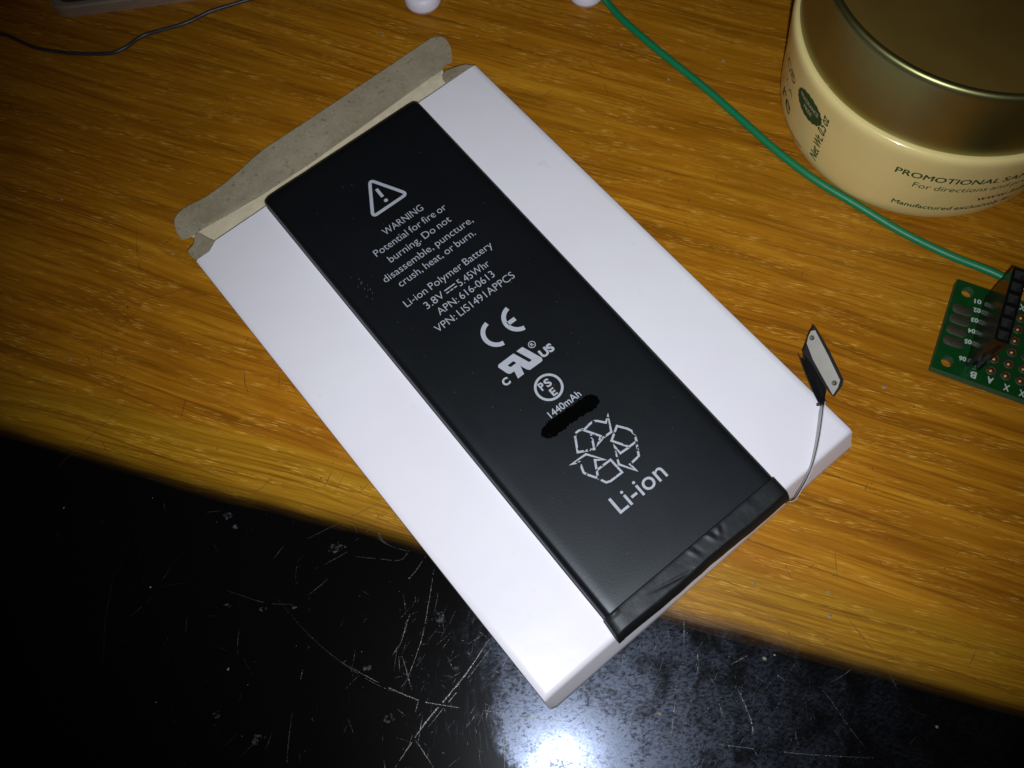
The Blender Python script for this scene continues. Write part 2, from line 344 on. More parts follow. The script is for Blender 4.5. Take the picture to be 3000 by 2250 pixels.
# ------------------------------------------------------------------ the table top
def make_table():
    bm = bmesh.new(); bmesh.ops.create_cube(bm, size=1)
    for v in bm.verts: v.co = Vector((v.co.x*640+10, v.co.y*520+120, v.co.z*18-9))
    bmesh.ops.bevel(bm, geom=[e for e in bm.edges if abs(e.verts[0].co.z-e.verts[1].co.z) < 1], offset=2, segments=3, affect='EDGES')
    t = from_bm('tabletop', bm, None, M_TABLE)
    tag(t, kind='structure')
    return t
TABLE = make_table()
def crop(ox, oy, s): return lambda L: [(ox+a/s, oy+b/s) for a, b in L]
C5, C6, C7, C8, C2 = crop(0, 1100, 1.4425), crop(1000, 1500, 1.8433), crop(1800, 1600, 1.8433), crop(0, 250, 1.58), crop(1100, 0, 2.458)
pale = [(C5, .13, [[(480, 850), (460, 950), (443, 1050), (437, 1230)], [(720, 815), (685, 865)], [(640, 940), (540, 1030)], [(955, 908), (1120, 960), (1240, 968)],
        [(1390, 855), (1345, 895), (1300, 930)], [(1450, 615), (1380, 650), (1300, 690)], [(1605, 640), (1605, 690), (1650, 720), (1731, 745)], [(1500, 765), (1600, 775), (1690, 780), (1731, 740)],
        [(1200, 720), (1155, 775)], [(1240, 1395), (1220, 1540), (1212, 1659)], [(1731, 1010), (1700, 1110), (1660, 1180)], [(790, 1020), (785, 1085)], [(1015, 1070), (1005, 1115), (1005, 1180)],
        [(1280, 1240), (1270, 1285)], [(690, 535), (700, 570)], [(870, 578), (940, 572)], [(1470, 745), (1370, 800)], [(1605, 600), (1560, 650), (1500, 700)]]),
        (C6, .16, [[(395, 480), (350, 610), (320, 710), (275, 775)], [(500, 310), (470, 500), (430, 700), (330, 970)], [(455, 240), (400, 320), (360, 365)], [(210, 40), (210, 130), (260, 180), (360, 212)],
        [(310, 780), (315, 860)], [(400, 1230), (500, 1382)], [(420, 1010), (400, 1080)], [(875, 1090), (878, 1230), (882, 1382)], [(330, 780), (380, 960)], [(820, 720), (650, 940), (560, 1050), (470, 1160)]]),
        (C6, .36, [[(800, 685), (690, 850), (580, 990), (460, 1130), (370, 1260), (290, 1382)]]),
        (C6, .20, [[(0, 810), (200, 920), (400, 1010), (560, 1045), (900, 1090)], [(920, 1130), (1010, 1115), (1160, 1125), (1280, 1140)]]),
        (C7, .17, [[(1105, 760), (1160, 820), (1240, 940), (1300, 1020), (1360, 1095)], [(980, 985), (980, 1030), (995, 1070)], [(1300, 650), (1230, 700), (1160, 740)], [(1470, 660), (1535, 785)],
        [(565, 850), (590, 920)], [(330, 830), (310, 980)], [(630, 640), (720, 590)], [(860, 795), (890, 810)], [(890, 700), (925, 735)], [(755, 1100), (775, 1140)], [(375, 390), (375, 540)], [(450, 580), (450, 680)]]),
        (C7, .30, [[(665, 770), (715, 880), (745, 970), (745, 1015)]]), (C7, .24, [[(560, 1070), (800, 1100), (1050, 1125), (1400, 1145)]])]
faint = [(C5, .10, [[(550, 680), (520, 760), (495, 840)], [(530, 790), (430, 900)], [(610, 700), (590, 770)], [(1160, 930), (1300, 1090), (1440, 1210), (1600, 1310), (1731, 1355)], [(1240, 560), (1240, 640)], [(1280, 760), (1255, 800), (1248, 880)]]),
        (C6, .10, [[(525, 430), (500, 560)], [(1520, 760), (1515, 850)], [(1850, 580), (1855, 650)], [(1930, 790), (1930, 870)], [(1780, 1210), (1900, 1230)], [(2040, 1040), (2060, 1110)], [(2150, 970), (2212, 1140)]])]
dark = [(C5, .15, [[(530, 120), (400, 240), (250, 380)], [(420, 240), (460, 350)], [(1160, 420), (1100, 480), (1060, 488)], [(1560, 455), (1515, 495)], [(1030, 10), (1050, 80)], [(1430, 330), (1400, 380)], [(1490, 620), (1510, 665)], [(1610, 535), (1450, 615)]]),
        (C7, .15, [[(1240, 355), (1330, 480), (1415, 580)], [(900, 50), (960, 190)], [(1190, 20), (1205, 190)], [(1420, 60), (1455, 120)], [(1955, 560), (1910, 660)], [(1550, 570), (1500, 610), (1440, 610)], [(1030, 100), (1060, 115), (1075, 95)], [(930, 430), (960, 520)], [(1890, 10), (1830, 50)]]),
        (C8, .17, [[(630, 650), (635, 780), (655, 880), (695, 970)], [(870, 935), (760, 970), (620, 1000)], [(970, 965), (870, 980)], [(650, 1030), (590, 1090), (545, 1130)], [(385, 1230), (440, 1310)], [(1130, 1310), (1135, 1400)], [(475, 1200), (470, 1260)], [(520, 1220), (535, 1270), (525, 1320)],
        [(770, 150), (690, 165), (600, 160)], [(1040, 20), (1070, 150)], [(815, 690), (740, 750)], [(595, 1330), (550, 1370)], [(480, 930), (540, 990), (600, 1020)], [(520, 1060), (560, 1110)]]),
        (C2, .16, [[(1600, 235), (1530, 310)], [(1870, 345), (1770, 385)], [(1640, 590), (1680, 690)], [(1530, 420), (1580, 500)], [(955, 260), (965, 340)], [(1290, 640), (1210, 690)]])]
def border(x, y): return 0.362*x+0.932*y-24.0
def scratch_set(name, sets, mat, label, rnd, z):
    parts = []
    for cf, wd, lines in sets:
        for L in lines:
            P = [px(u, v, 0) for u, v in cf(L)]
            P = spline([(p.x, p.y, 0) for p in P], 22)
            P = [(p.x+random.uniform(-.03, .03), p.y+random.uniform(-.03, .03)) for p in P]
            v_, f_ = stroke(P, wd*.50, z, True, 0.35); o_ = random.random()*90
            parts.append((v_, [f for k, f in enumerate(f_) if noise.noise(Vector((k*.13+o_, o_, 0))) > -.30]))
    for x, y, a, ln, wd in rnd:
        n = 5; bend = random.uniform(-.08, .08); P = []
        for i in range(n):
            t = i/(n-1)-.5
            P.append((x+ln*t*math.cos(a)-bend*ln*(t*t)*math.sin(a), y+ln*t*math.sin(a)+bend*ln*(t*t)*math.cos(a)))
        parts.append(stroke(P, wd, z, True, 0.3))
    V, Fc = merge(parts)
    o = mesh(name, V, Fc, TABLE, mat); tag(o, label, kind='stuff'); return o
def rnd_on(n, side, l0, l1, w0, w1, box, ang=None):
    out = []
    while len(out) < n:
        x = random.uniform(box[0], box[1]); y = random.uniform(box[2], box[3]); d = border(x, y)
        if (side < 0 and d > -2) or (side > 0 and d < 1.5): continue
        a = random.uniform(0, math.pi) if ang is None else random.gauss(*ang)
        out.append((x, y, a, random.uniform(l0, l1)*random.random(), random.uniform(w0, w1)))
    return out
BK = (-110, 95, -40, 70)
scratch_set('scratches', pale, M_SCR_L, 'pale scratches in the black lacquer', rnd_on(70, -1, .3, 2.2, .03, .06, BK, (1.1, .5)), 0.012)
scratch_set('scratches', faint, M_SCR_F, 'faint scratches in the black lacquer', rnd_on(260, -1, .3, 5.0, .025, .055, BK, (1.0, .7)) + rnd_on(520, -1, .3, 4.0, .02, .05, (-22, 45, -12, 24), (1.05, .45)) + rnd_on(200, -1, .3, 3.0, .02, .05, (-22, 45, -12, 24), (-.6, .4)) + rnd_on(500, -1, .05, .5, .05, .12, BK), 0.010)
scratch_set('scratches', dark, M_SCR_D, 'dark scratches in the wood', rnd_on(150, 1, .4, 5.5, .05, .11, (-110, 120, 0, 170), (1.2, .6)) + rnd_on(140, 1, .1, .8, .07, .2, (-110, 120, 0, 170)), 0.011)
def dust():
    parts = []
    def crumb(x, y, r):
        V = []; k = 6
        for i in range(k):
            a = 2*math.pi*i/k; q = r*random.uniform(.5, 1.2); V.append((x+q*math.cos(a), y+q*math.sin(a)*.8, 0.002))
        V.append((x, y, r*random.uniform(.3, .7)))
        parts.append((V, [(i, (i+1) % k, k) for i in range(k)]))
    for u, v, r in ((2210, 1710, .32), (2428, 1735, .33), (2432, 1805, .40), (205, 1055, .34), (505, 745, .30), (180, 585, .35), (610, 240, .40), (455, 110, .2), (650, 107, .2), (2590, 1135, .45), (2540, 1790, .2), (1958, 233, .35),
                    (1120, 95, .3), (1397, 105, .3), (2120, 178, .5), (2495, 240, .3), (2240, 1930, .40), (2270, 1920, .2), (1930, 2090, .42), (2745, 2130, .38), (617, 1381, .22), (440, 1720, .2), (187, 1488, .22), (456, 2058, .16), (668, 1960, .25),
                    (2850, 1180, .25), (1350, 80, .2), (1820, 130, .3), (2780, 1870, .15)):
        p = px(u, v, 0); crumb(p.x, p.y, r)
    for _ in range(140):
        crumb(random.uniform(-100, 110), random.uniform(-15, 165), random.uniform(.03, .09))
    V, Fc = merge(parts); o = mesh('dust', V, Fc, TABLE, M_DUST); tag(o, 'pale crumbs of dust on the table', kind='stuff')
dust()
def smears():
    parts = []
    for u, v, r, k in ((1140, 2105, .9, .7), (1290, 1810, .8, 1.6), (985, 1605, 1.5, .6), (1075, 1955, .7, .8), (860, 1780, .6, .5), (770, 1785, .8, .4), (665, 1775, .8, .5), (668, 1510, .8, .8), (690, 1545, .6, .8), (753, 2165, .8, 1.0), (635, 2095, .6, 1.0), (1480, 2180, .5, 2.5), (1340, 1960, .5, .9)):
        p = px(u, v, 0); V = [(p.x, p.y, .008)]; n = 14
        for i in range(n):
            a = 2*math.pi*i/n; q = r*random.uniform(.6, 1.15); V.append((p.x+q*math.cos(a), p.y+q*k*math.sin(a), .008))
        parts.append((V, [(0, i+1, (i+1) % n+1) for i in range(n)]))
    V, Fc = merge(parts); o = mesh('smears', V, Fc, TABLE, broken('smear', (0.045, 0.048, 0.06), .6, .47, .68, 1500)); tag(o, 'cloudy residue spots on the black lacquer', kind='stuff')
smears()

# ------------------------------------------------------------------ the white carton
BX, BY, BTH, BW, BLN, BT = -0.4426, 63.6864, 0.5897, 62.79, 94.26, 5.69
carton = empty('carton', BX, BY, 0, BTH)
tag(carton, 'white cardboard carton with open grey end flap lying under the black battery', 'box')
def make_carton():
    hw, hl = BW/2, BLN/2
    bm = bmesh.new()
    # section along the length: bottom panel, bulging near end, top panel; sides close it; the far end stays open
    prof = [(hl, 0.30), (-hl-1.55, 0.30), (-hl-1.85, .36)]
    n = 8; p0, p1, p2 = Vector((-hl-.50, BT-.85)), Vector((-hl-.24, BT)), Vector((-hl+.55, BT))
    prof += [(-hl-1.9, .55), (-hl-1.62, 1.5), (-hl-1.15, 2.9)]
    for i in range(n+1):
        t = i/n; q_ = p0*(1-t)**2+p1*2*t*(1-t)+p2*t*t; prof.append((q_.x, q_.y))
    prof += [(-30, BT), (0, BT), (30, BT), (hl, BT)]
    rows = []
    xs = [-hw, -hw+.35, -hw+1.2, -28.6, -26.6, -18, 0, 18, hw-1.2, hw-.35, hw]
    for y, z in prof:
        row = []
        for x in xs:
            e = hw-abs(x); zz, yy = z, y
            if e < .5 and z > 2.5: zz -= 0.28*(1-e/.5)**2*(1 if z > BT-.4 else .5)
            if e < .2 and z < .6 : zz += .25
            if y < -hl+1 and z < 4: yy += 0.45*max(0, 1-e/1.2)*(1-z/4) if x < 0 else 0
            if y == hl and z > 3 and x < -26: yy -= 1.15*min(1, (-26.6-x)/2) if x < -26.6 else 0
            row.append(bm.verts.new((x, yy, zz)))
        rows.append(row)
    for a, b in zip(rows[:-1], rows[1:]):
        for i in range(len(xs)-1): bm.faces.new((a[i], b[i], b[i+1], a[i+1]))
    for side in (0, -1):                     # side walls between the bottom row and the top row
        bot = [rows[0][side], rows[1][side]]
        top = [r_[side] for r_ in rows[2:]]
        loop = bot+top
        bm.faces.new(loop if side == 0 else list(reversed(loop)))
    bmesh.ops.recalc_face_normals(bm, faces=bm.faces)
    o = from_bm('carton_body', bm, carton, [M_WHITE, M_GREY], smooth=True)
    so = o.modifiers.new('s', 'SOLIDIFY'); so.thickness = 0.35*S; so.offset = -1; so.material_offset = 1; so.material_offset_rim = 1
    es_ = o.modifiers.new('e', 'EDGE_SPLIT'); es_.split_angle = math.radians(35)
    # panel at the open end: a narrow cream hinge strip, then the grey tuck flap
    def sheet(name, outline, zf, mats, th=.35, cuts=24, cutaxis=0):
        bm = bmesh.new(); vs_ = [bm.verts.new((x, y, 0)) for x, y in outline]; bm.faces.new(vs_)
        lo = min(p[cutaxis] for p in outline); hi = max(p[cutaxis] for p in outline)
        for ax in (0, 1):
            lo = min(p[ax] for p in outline); hi = max(p[ax] for p in outline); k = cuts if ax == 0 else 8
            for i in range(1, k):
                c = [0, 0, 0]; c[ax] = lo+(hi-lo)*i/k; nn = [0, 0, 0]; nn[ax] = 1
                bmesh.ops.bisect_plane(bm, geom=bm.verts[:]+bm.edges[:]+bm.faces[:], plane_co=c, plane_no=nn)
        for v in bm.verts: v.co.z = zf(v.co.x, v.co.y)
        bmesh.ops.recalc_face_normals(bm, faces=bm.faces)
        for f in bm.faces:
            if f.normal.z < 0: f.normal_flip()
        o = from_bm(name, bm, carton, mats, smooth=True)
        so = o.modifiers.new('s', 'SOLIDIFY'); so.thickness = .22*S; so.offset = -1
        es_ = o.modifiers.new('e', 'EDGE_SPLIT'); es_.split_angle = math.radians(50)
        return o
    def nz(x, y, k=.12): return k*noise.noise(Vector((x*.22, y*.5, 3.1)))+k*.5*noise.noise(Vector((x*.9, y*.9, 8.)))
    yf = hl
    def zstrip(x, y): return 0.75+(y-yf+1)*0.27+nz(x, y, .16)
    sheet('hinge_strip', [(-27.6, yf-1.5), (26.4, yf-1.5), (26.6, 50.8), (27.4, 52.6), (20, 52.75), (12, 52.4), (4, 52.15), (-5, 51.95), (-14, 52.1), (-22, 52.7), (-27.2, 53.2), (-29.4, 53.0), (-27.8, 50.8)], zstrip, M_CREAM, cuts=40)
    crease = lambda x: 52.0+.0013*x*x
    def ztab(x, y):
        z0 = 0.75+(52.2-yf+1)*0.27
        z = z0-(y-52.2)*0.055+0.10
        if x < -24: z += 0.030*(x+24)**2*(0.5+0.5*max(0, min(1, (y-54)/4)))
        z += .18*math.exp(-((y-crease(x)-.25)/.35)**2)
        return z+nz(x, y, .06)
    out = [(29.9, 52.9), (30.8, 54.0), (31.9, 55.8), (32.4, 57.3), (32.6, 58.5), (32.3, 59.5), (31.5, 60.2), (30.4, 60.5), (20, 60.45), (9.2, 60.35), (-4, 60.4), (-9, 60.4), (-11.5, 60.1), (-15, 59.3), (-19.6, 58.7), (-22.5, 58.65), (-24.4, 58.8), (-26, 59.1), (-27.4, 59.0), (-28.7, 58.5), (-29.7, 57.7), (-30.4, 56.4), (-30.9, 54.8), (-31.0, 53.2), (-29.6, 52.75), (-27.3, 52.9), (-22, 52.45), (-14, 51.95), (-5, 51.8), (4, 52.0), (12, 52.2), (20, 52.5), (26.9, 52.5), (28.5, 53.2)]
    sheet('tuck_flap', out, ztab, M_GREY, cuts=46)
    sheet('dust_flap', [(-28.9, 51.2), (-28.4, 51.6), (-27.8, 51.2), (-27.1, 48.6), (-26.6, 47.5), (-27.0, 45.6), (-31.0, 45.5), (-31.6, 47.6), (-31.4, 49.0), (-30.2, 49.6), (-29.7, 50.1)], lambda x, y: 5.05-(y-47)*.17+.25*max(0, -29.6-x)**1.2, M_GREY, cuts=12)
    sheet('dust_flap', [(25.0, 46.7), (25.2, 49.3), (25.8, 50.3), (27.0, 50.8), (28.4, 50.35), (29.6, 49.8), (30.5, 49.3), (31.2, 48.4), (31.3, 46.7)], lambda x, y: 4.95-(y-47)*.22+nz(x, y, .1), M_GREY, cuts=12)
make_carton()

# ------------------------------------------------------------------ the battery
TX, TY, TTH, ZT, ZB = -0.172, 62.809, 0.5732, 9.19, 5.72
batt = empty('battery_pack', TX, TY, 0, TTH)
tag(batt, 'flat black phone battery with grey warning print lying on the white carton', 'battery')
HW, Y1, Y0, YE = 16.55, 47.2, -43.9, -47.75
def shape(name, xs, ys, zf, zb, mat):
    V, Fc = [], []; nx, ny = len(xs), len(ys)
    for y in ys:
        for x in xs: V.append((x, y, zf(x, y)))
    for j in range(ny-1):
        for i in range(nx-1): a = j*nx+i; Fc.append((a, a+1, a+nx+1, a+nx))
    edge = [i for i in range(nx)]+[j*nx+nx-1 for j in range(1, ny)]+[(ny-1)*nx+i for i in range(nx-2, -1, -1)]+[j*nx for j in range(ny-2, 0, -1)]
    base = len(V)
    for e in edge: V.append((V[e][0], V[e][1], zb))
    m = len(edge)
    for k in range(m): Fc.append((edge[k], base+k, base+(k+1) % m, edge[(k+1) % m]))
    Fc.append(tuple(base+k for k in range(m)))
    return mesh(name, V, Fc, batt, mat, smooth=True)
def edges(hw, n_mid):
    e = [0, .06, .16, .32, .5, .72, 1.0, 1.35, 1.8, 2.4]
    return [-hw+q for q in e]+[-hw+2.4+(2*hw-4.8)*i/n_mid for i in range(1, n_mid)]+[hw-q for q in reversed(e)]
def lip(d):                                 # rounded shoulder, d mm from the edge
    if d > 2.2: return 0.0
    if d > 1.05: return 0.10*((2.2-d)/1.15)**2
    t = max(d, 0)/1.05
    return 0.10+1.15*(1-math.sqrt(max(0, 1-(1-t)**2)))+0.10*math.exp(-((t-.42)/.16)**2)
def zpouch(x, y):
    z = ZT-lip(HW-abs(x))-max(0, lip((Y1-y))*.9)
    if y > Y1-3 and x > -12:  z -= .12*max(0, noise.noise(Vector((x*.3, y*.3, 2.))))
    d = y-Y0
    if d < 2.6: z -= .10*(1-d/2.6)**2
    return z
ysl = [Y0+q for q in (0, .12, .3, .6, 1.0, 1.6, 2.6)]+[Y0+2.6+(Y1-2.4-Y0-2.6)*i/60 for i in range(1, 60)]+[Y1-q for q in (2.4, 1.8, 1.35, 1.0, .72, .5, .32, .16, .06, 0)]
shape('pouch', edges(HW, 30), ysl, zpouch, ZB, M_FILM)
HE = 16.75
def ztape(x, y):
    d = Y0-y                                # 0 at the crease, 3.85 at the outer edge
    z = ZT-.10-.03*d-lip(HE-abs(x))*.9
    z -= .05*math.exp(-(d/.25)**2)
    t = max(0, d-2.7)/1.15
    z -= 1.5*(t**1.8)
    z += .045*noise.noise(Vector((x*.40, y*.5, 5.5)))+.012*noise.noise(Vector((x*1.3, y*1.1, 9.)))
    for cx_, cw, h, sl in ((3.0, .42, .34, .35), (4.3, .40, .26, -.45), (-.6, .40, .24, .30), (10.8, .9, .18, .2)):    # wrinkles across the tape
        h *= .42; q = x-(cx_+sl*(d-1)); z += h*math.exp(-(q/cw)**2)*math.exp(-((d-.7)/1.0)**2)-.5*h*math.exp(-((q-.8)/cw)**2)*math.exp(-((d-.9)/1.0)**2)
    q = d-(2.0+.22*(x+6)) if x < -2 else 9  # long soft fold near the outer edge
    if -10 < x < 0: z -= .14*math.exp(-(q/.30)**2)*math.sin(math.pi*(x+10)/10)
    if x < -13.5: z += .25*math.exp(-((d-.3)/.5)**2)*math.exp(-((x+15.2)/.7)**2)
    return z
xt = edges(HE, 120); yt = [YE+(Y0-.005-YE)*i/40 for i in range(41)]
def wavy(o):
    for v in o.data.vertices:
        if v.co.y < (YE+1)*S and abs(v.co.x) < 16*S: v.co.y += (.07*math.sin(v.co.x/S*.35+1)+.06*noise.noise(Vector((v.co.x/S*.5, 0, 0))))*S
        if v.co.x < -16.2*S: v.co.x -= .25*S*min(1, max(0, (Y0*S-v.co.y)/(3*S)))
wavy(shape('end_tape', xt, yt, ztape, ZB+.25, M_TAPE))
ZP = ZT+0.02
def part_text(name, lines, mat=M_PRINT):
    V, Fc = merge(lines); return mesh(name, V, Fc, batt, mat)
CAP = 1.43
part_text('warning_word', [flat_text('WARNING', -4.35, 3.70, 27.15, CAP, ZP, -.007)])
part_text('warning_line', [flat_text('Potential for fire or', -7.9, 6.85, 24.75, CAP, ZP, -.007)])
part_text('warning_line', [flat_text('burning. Do not', -6.7, 6.0, 22.33, CAP, ZP, -.007)])
part_text('warning_line', [flat_text('disassemble, puncture,', -9.6, 8.75, 19.8, CAP, ZP, -.007)])
part_text('warning_line', [flat_text('crush, heat, or burn.', -8.1, 7.55, 17.55, CAP, ZP, -.007)])
part_text('battery_type_line', [flat_text('Li-ion Polymer Battery', -9.5, 8.35, 13.9, CAP, ZP, -.007)])
dcs = [stroke([(-3.0, 12.42), (-.85, 12.42)], .20, ZP)]+[stroke([(-3.0+k*.79, 11.85), (-2.43+k*.79, 11.85)], .20, ZP) for k in range(3)]
part_text('voltage_line', [flat_text('3.8V', -7.15, -3.5, 11.5, CAP, ZP, -.007), flat_text('5.45Whr', -.45, 5.8, 11.4, CAP, ZP, -.007)]+dcs)
part_text('part_number_line', [flat_text('APN: 616-0613', -6.2, 5.2, 9.28, CAP, ZP, -.007)])
part_text('part_number_line', [flat_text('VPN: LIS1491APPCS', -8.3, 7.62, 7.02, CAP, ZP, -.007)])
part_text('capacity_line', [flat_text('1440mAh', -3.45, 2.62, -15.85, 1.25, ZP, .008)])
def arc(cx_, cy_, r, a0, a1, n=20): return [(cx_+r*math.cos(math.radians(a0+(a1-a0)*i/n)), cy_+r*math.sin(math.radians(a0+(a1-a0)*i/n))) for i in range(n+1)]
# warning triangle, rounded corners
def rounded(poly, r, n=6):
    out = []; m = len(poly)
    for i in range(m):
        p0, p1, p2 = Vector(poly[i-1]), Vector(poly[i]), Vector(poly[(i+1) % m])
        a = p1+(p0-p1).normalized()*r; b = p1+(p2-p1).normalized()*r
        for k in range(n+1):
            t = k/n; q = a*(1-t)**2+p1*2*t*(1-t)+b*t*t; out.append((q.x, q.y))
    return out
tri = rounded([(-.10, 38.0), (-3.95, 31.55), (3.35, 31.55)], 1.0); tri.append(tri[0])
part_text('warning_triangle', [stroke(tri, .58, ZP)])
ex = [stroke([(-.24, 35.75), (-.30, 33.75)], .56, ZP)]
ex += [([(-.28+.36*math.cos(2*math.pi*i/16), 32.82+.34*math.sin(2*math.pi*i/16), ZP) for i in range(16)], [tuple(range(16))])]
part_text('exclamation_mark', ex)
# CE mark
part_text('ce_mark', [stroke(arc(-.95, 1.12, 2.22, 97, 263), .76, ZP), stroke(arc(3.30, 1.12, 2.22, 97, 263), .76, ZP), stroke([(1.3, 1.12), (2.85, 1.12)], .74, ZP)])
# recognised-component mark
ru = [(-4.55, -3.85), (-4.25, -3.53), (-1.2, -3.53), (-.2, -6.28), (.38, -6.28), (-.6, -3.53), (.6, -3.53), (1.82, -6.95), (1.62, -7.38), (1.35, -7.45), (-.95, -7.4), (-1.28, -7.0), (-1.68, -5.9), (-2.08, -7.35), (-3.32, -7.35), (-2.98, -6.02), (-3.75, -5.95), (-4.08, -5.6)]
ruh = [(-3.2, -4.55), (-2.02, -4.55), (-1.84, -5.1), (-3.02, -5.1)]
def poly_hole(outer, hole, z):
    bm = bmesh.new(); es = []
    for L in (outer, hole):
        vv = [bm.verts.new((x, y, z)) for x, y in L]
        es += [bm.edges.new((vv[i], vv[(i+1) % len(vv)])) for i in range(len(vv))]
    bmesh.ops.triangle_fill(bm, use_beauty=True, edges=es)
    bm.verts.index_update(); V = [tuple(v.co) for v in bm.verts]; Fc = [tuple(v.index for v in f.verts) for f in bm.faces]; bm.free(); return V, Fc
part_text('recognition_mark', [poly_hole(ru, ruh, ZP), flat_text('C', -5.72, -4.5, -7.15, 1.25, ZP, .045), flat_text('US', 1.95, 4.45, -7.12, 1.42, ZP, .045),
          stroke(arc(2.05, -4.18, .56, 0, 360, 24), .12, ZP), flat_text('R', 1.80, 2.36, -4.46, .58, ZP, .02)])
part_text('safety_mark', [stroke(arc(-.5, -11.55, 2.12, 0, 360, 40), .40, ZP), flat_text('P', -1.68, -.86, -11.4, 1.38, ZP, .03), flat_text('S', -.66, .32, -11.5, 1.38, ZP, .03), flat_text('E', -.88, .0, -13.2, 1.32, ZP, .03)])
# recycling arrows, outline only
WS = .34
def ring(P): return stroke(P+[P[0]], WS, ZP)
part_text('recycling_arrow', [stroke([(-.83, -20.43), (.55, -20.25), (1.30, -20.28), (1.75, -20.6), (2.58, -21.66), (3.61, -20.94), (2.24, -23.32), (.68, -23.24), (-.77, -23.59), (.57, -22.82), (-.83, -20.43)], WS, ZP),
          stroke([(-.75, -20.30), (-1.5, -20.0), (-2.1, -20.02), (-2.55, -20.4), (-2.85, -20.95), (-3.84, -22.58), (-1.54, -23.78), (-.39, -21.66)], WS, ZP)], M_PRINTW)
part_text('recycling_arrow', [stroke([(3.54, -23.12), (4.45, -24.4), (4.75, -25.1), (4.70, -25.91), (4.24, -26.87), (2.78, -26.83), (1.34, -24.41), (3.54, -23.12)], WS, ZP),
          stroke([(4.20, -26.83), (2.95, -28.86), (1.06, -29.01), (1.17, -30.32), (-.24, -27.96), (1.13, -25.3), (1.07, -26.76), (2.73, -26.88)], WS, ZP)], M_PRINTW)
part_text('recycling_arrow', [stroke([(-3.05, -23.6), (-1.42, -26.02), (-2.6, -25.14), (-4.08, -27.64), (-4.9, -26.3), (-5.2, -25.62), (-4.61, -23.94), (-5.82, -23.42), (-3.05, -23.6)], WS, ZP),
          stroke([(-3.35, -26.56), (-.74, -26.61), (-.67, -29.2), (-2.9, -29.15), (-3.55, -28.9), (-4.08, -27.73)], WS, ZP)], M_PRINTW)
part_text('chemistry_word', [flat_text('Li-ion', -5.08, 4.4, -33.9, 3.0, ZP, .004)])
sb = [(-6.3, -16.75), (-5.4, -16.2), (-4.6, -15.95), (-3.6, -15.9), (-2.6, -15.98), (-1.2, -16.1), (.2, -16.12), (1.7, -16.2), (3.1, -16.3), (3.7, -16.55), (4.05, -16.85), (4.35, -17.4), (4.3, -17.95), (4.1, -18.55), (3.4, -18.7), (2.9, -18.85), (1.8, -18.75), (.8, -18.68), (-.5, -18.5), (-1.7, -18.4), (-3.0, -18.45), (-4.2, -18.5), (-5.2, -18.3), (-6.0, -18.05), (-6.45, -17.4)]
sb2 = []
for i in range(len(sb)):
    a, b = Vector(sb[i]), Vector(sb[(i+1) % len(sb)])
    for k in range(5):
        q = a.lerp(b, k/5); sb2.append((q.x+random.uniform(-.12, .12), q.y+random.uniform(-.17, .17)))
part_text('marker_scribble', [([(x, y, ZP+.02) for x, y in sb2], [tuple(range(len(sb2)))])], M_INK)
# specks and nicks on the film
sp = []
for _ in range(46):
    x, y = random.uniform(-14, 14), random.uniform(-42, 44); a = random.random()*3.14; L_ = random.uniform(.04, .22)
    sp.append(stroke([(x, y), (x+L_*math.cos(a), y+L_*math.sin(a))], random.uniform(.03, .07), ZP-.008))
for _ in range(14):
    x, y = random.gauss(-13.2, .6), random.gauss(22, 2.5); a = random.gauss(.9, .3); L_ = random.uniform(.2, .5)
    sp.append(stroke([(x, y), (x+L_*math.cos(a), y+L_*math.sin(a))], .05, ZP-.008))
part_text('film_nicks', sp, M_SPECK); bpy.data.objects['film_nicks']['kind'] = 'stuff'

# flex ribbon standing on edge, and the connector hanging over the carton's long side
inv = Matrix.Rotation(-TTH, 3, 'Z')
def bl_(v): return inv @ (Vector(v)-Vector((TX, TY, 0)))
def pxb(u, v, z): return bl_(px(u, v, z))
c6 = lambda a, b, z: pxb(2200+a/2.765, 900+b/2.765, z)
rb = spline([c6(300, 1575, 6.6), c6(345, 1560, 6.6), c6(390, 1490, 6.6), c6(445, 1390, 6.7), c6(492, 1268, 6.9), c6(533, 1095, 7.0), c6(560, 920, 7.1), c6(570, 830, 7.2), c6(582, 775, 7.2)], 10)
def ribbon(name, C, h0, h1, lean, mat, th=.09):
    V, Fc = [], []; n = len(C)
    for i, c in enumerate(C):
        t = (C[min(i+1, n-1)]-C[max(i-1, 0)]); t.z = 0; t.normalize(); s_ = Vector((t.y, -t.x, 0))
        k = i/(n-1); hh0 = h0[0]*(1-k)+h0[1]*k; hh1 = h1[0]*(1-k)+h1[1]*k
        for dz, ds in ((hh0, 0), (hh1, lean)):
            q = c+s_*ds; q = Vector((q.x, q.y, c.z+dz)); V += [q+s_*th/2, q-s_*th/2]
    for i in range(n-1):
        a = 4*i; b = a+4
        for p_, q_ in ((0, 1), (1, 3), (3, 2), (2, 0)): Fc.append((a+p_, a+q_, b+q_, b+p_))
    Fc += [(0, 2, 3, 1), (4*n-4, 4*n-3, 4*n-1, 4*n-2)]
    return mesh(name, V, Fc, batt, mat, smooth=False)
flex = ribbon('flex_ribbon', rb, (-1.6, -1.3), (.6, .9), .18, M_FLEX)
ribbon('ribbon_edge', rb, (.62, .92), (.72, 1.02), .0, M_BLACK, .10)
bpy.data.objects['ribbon_edge'].parent = flex
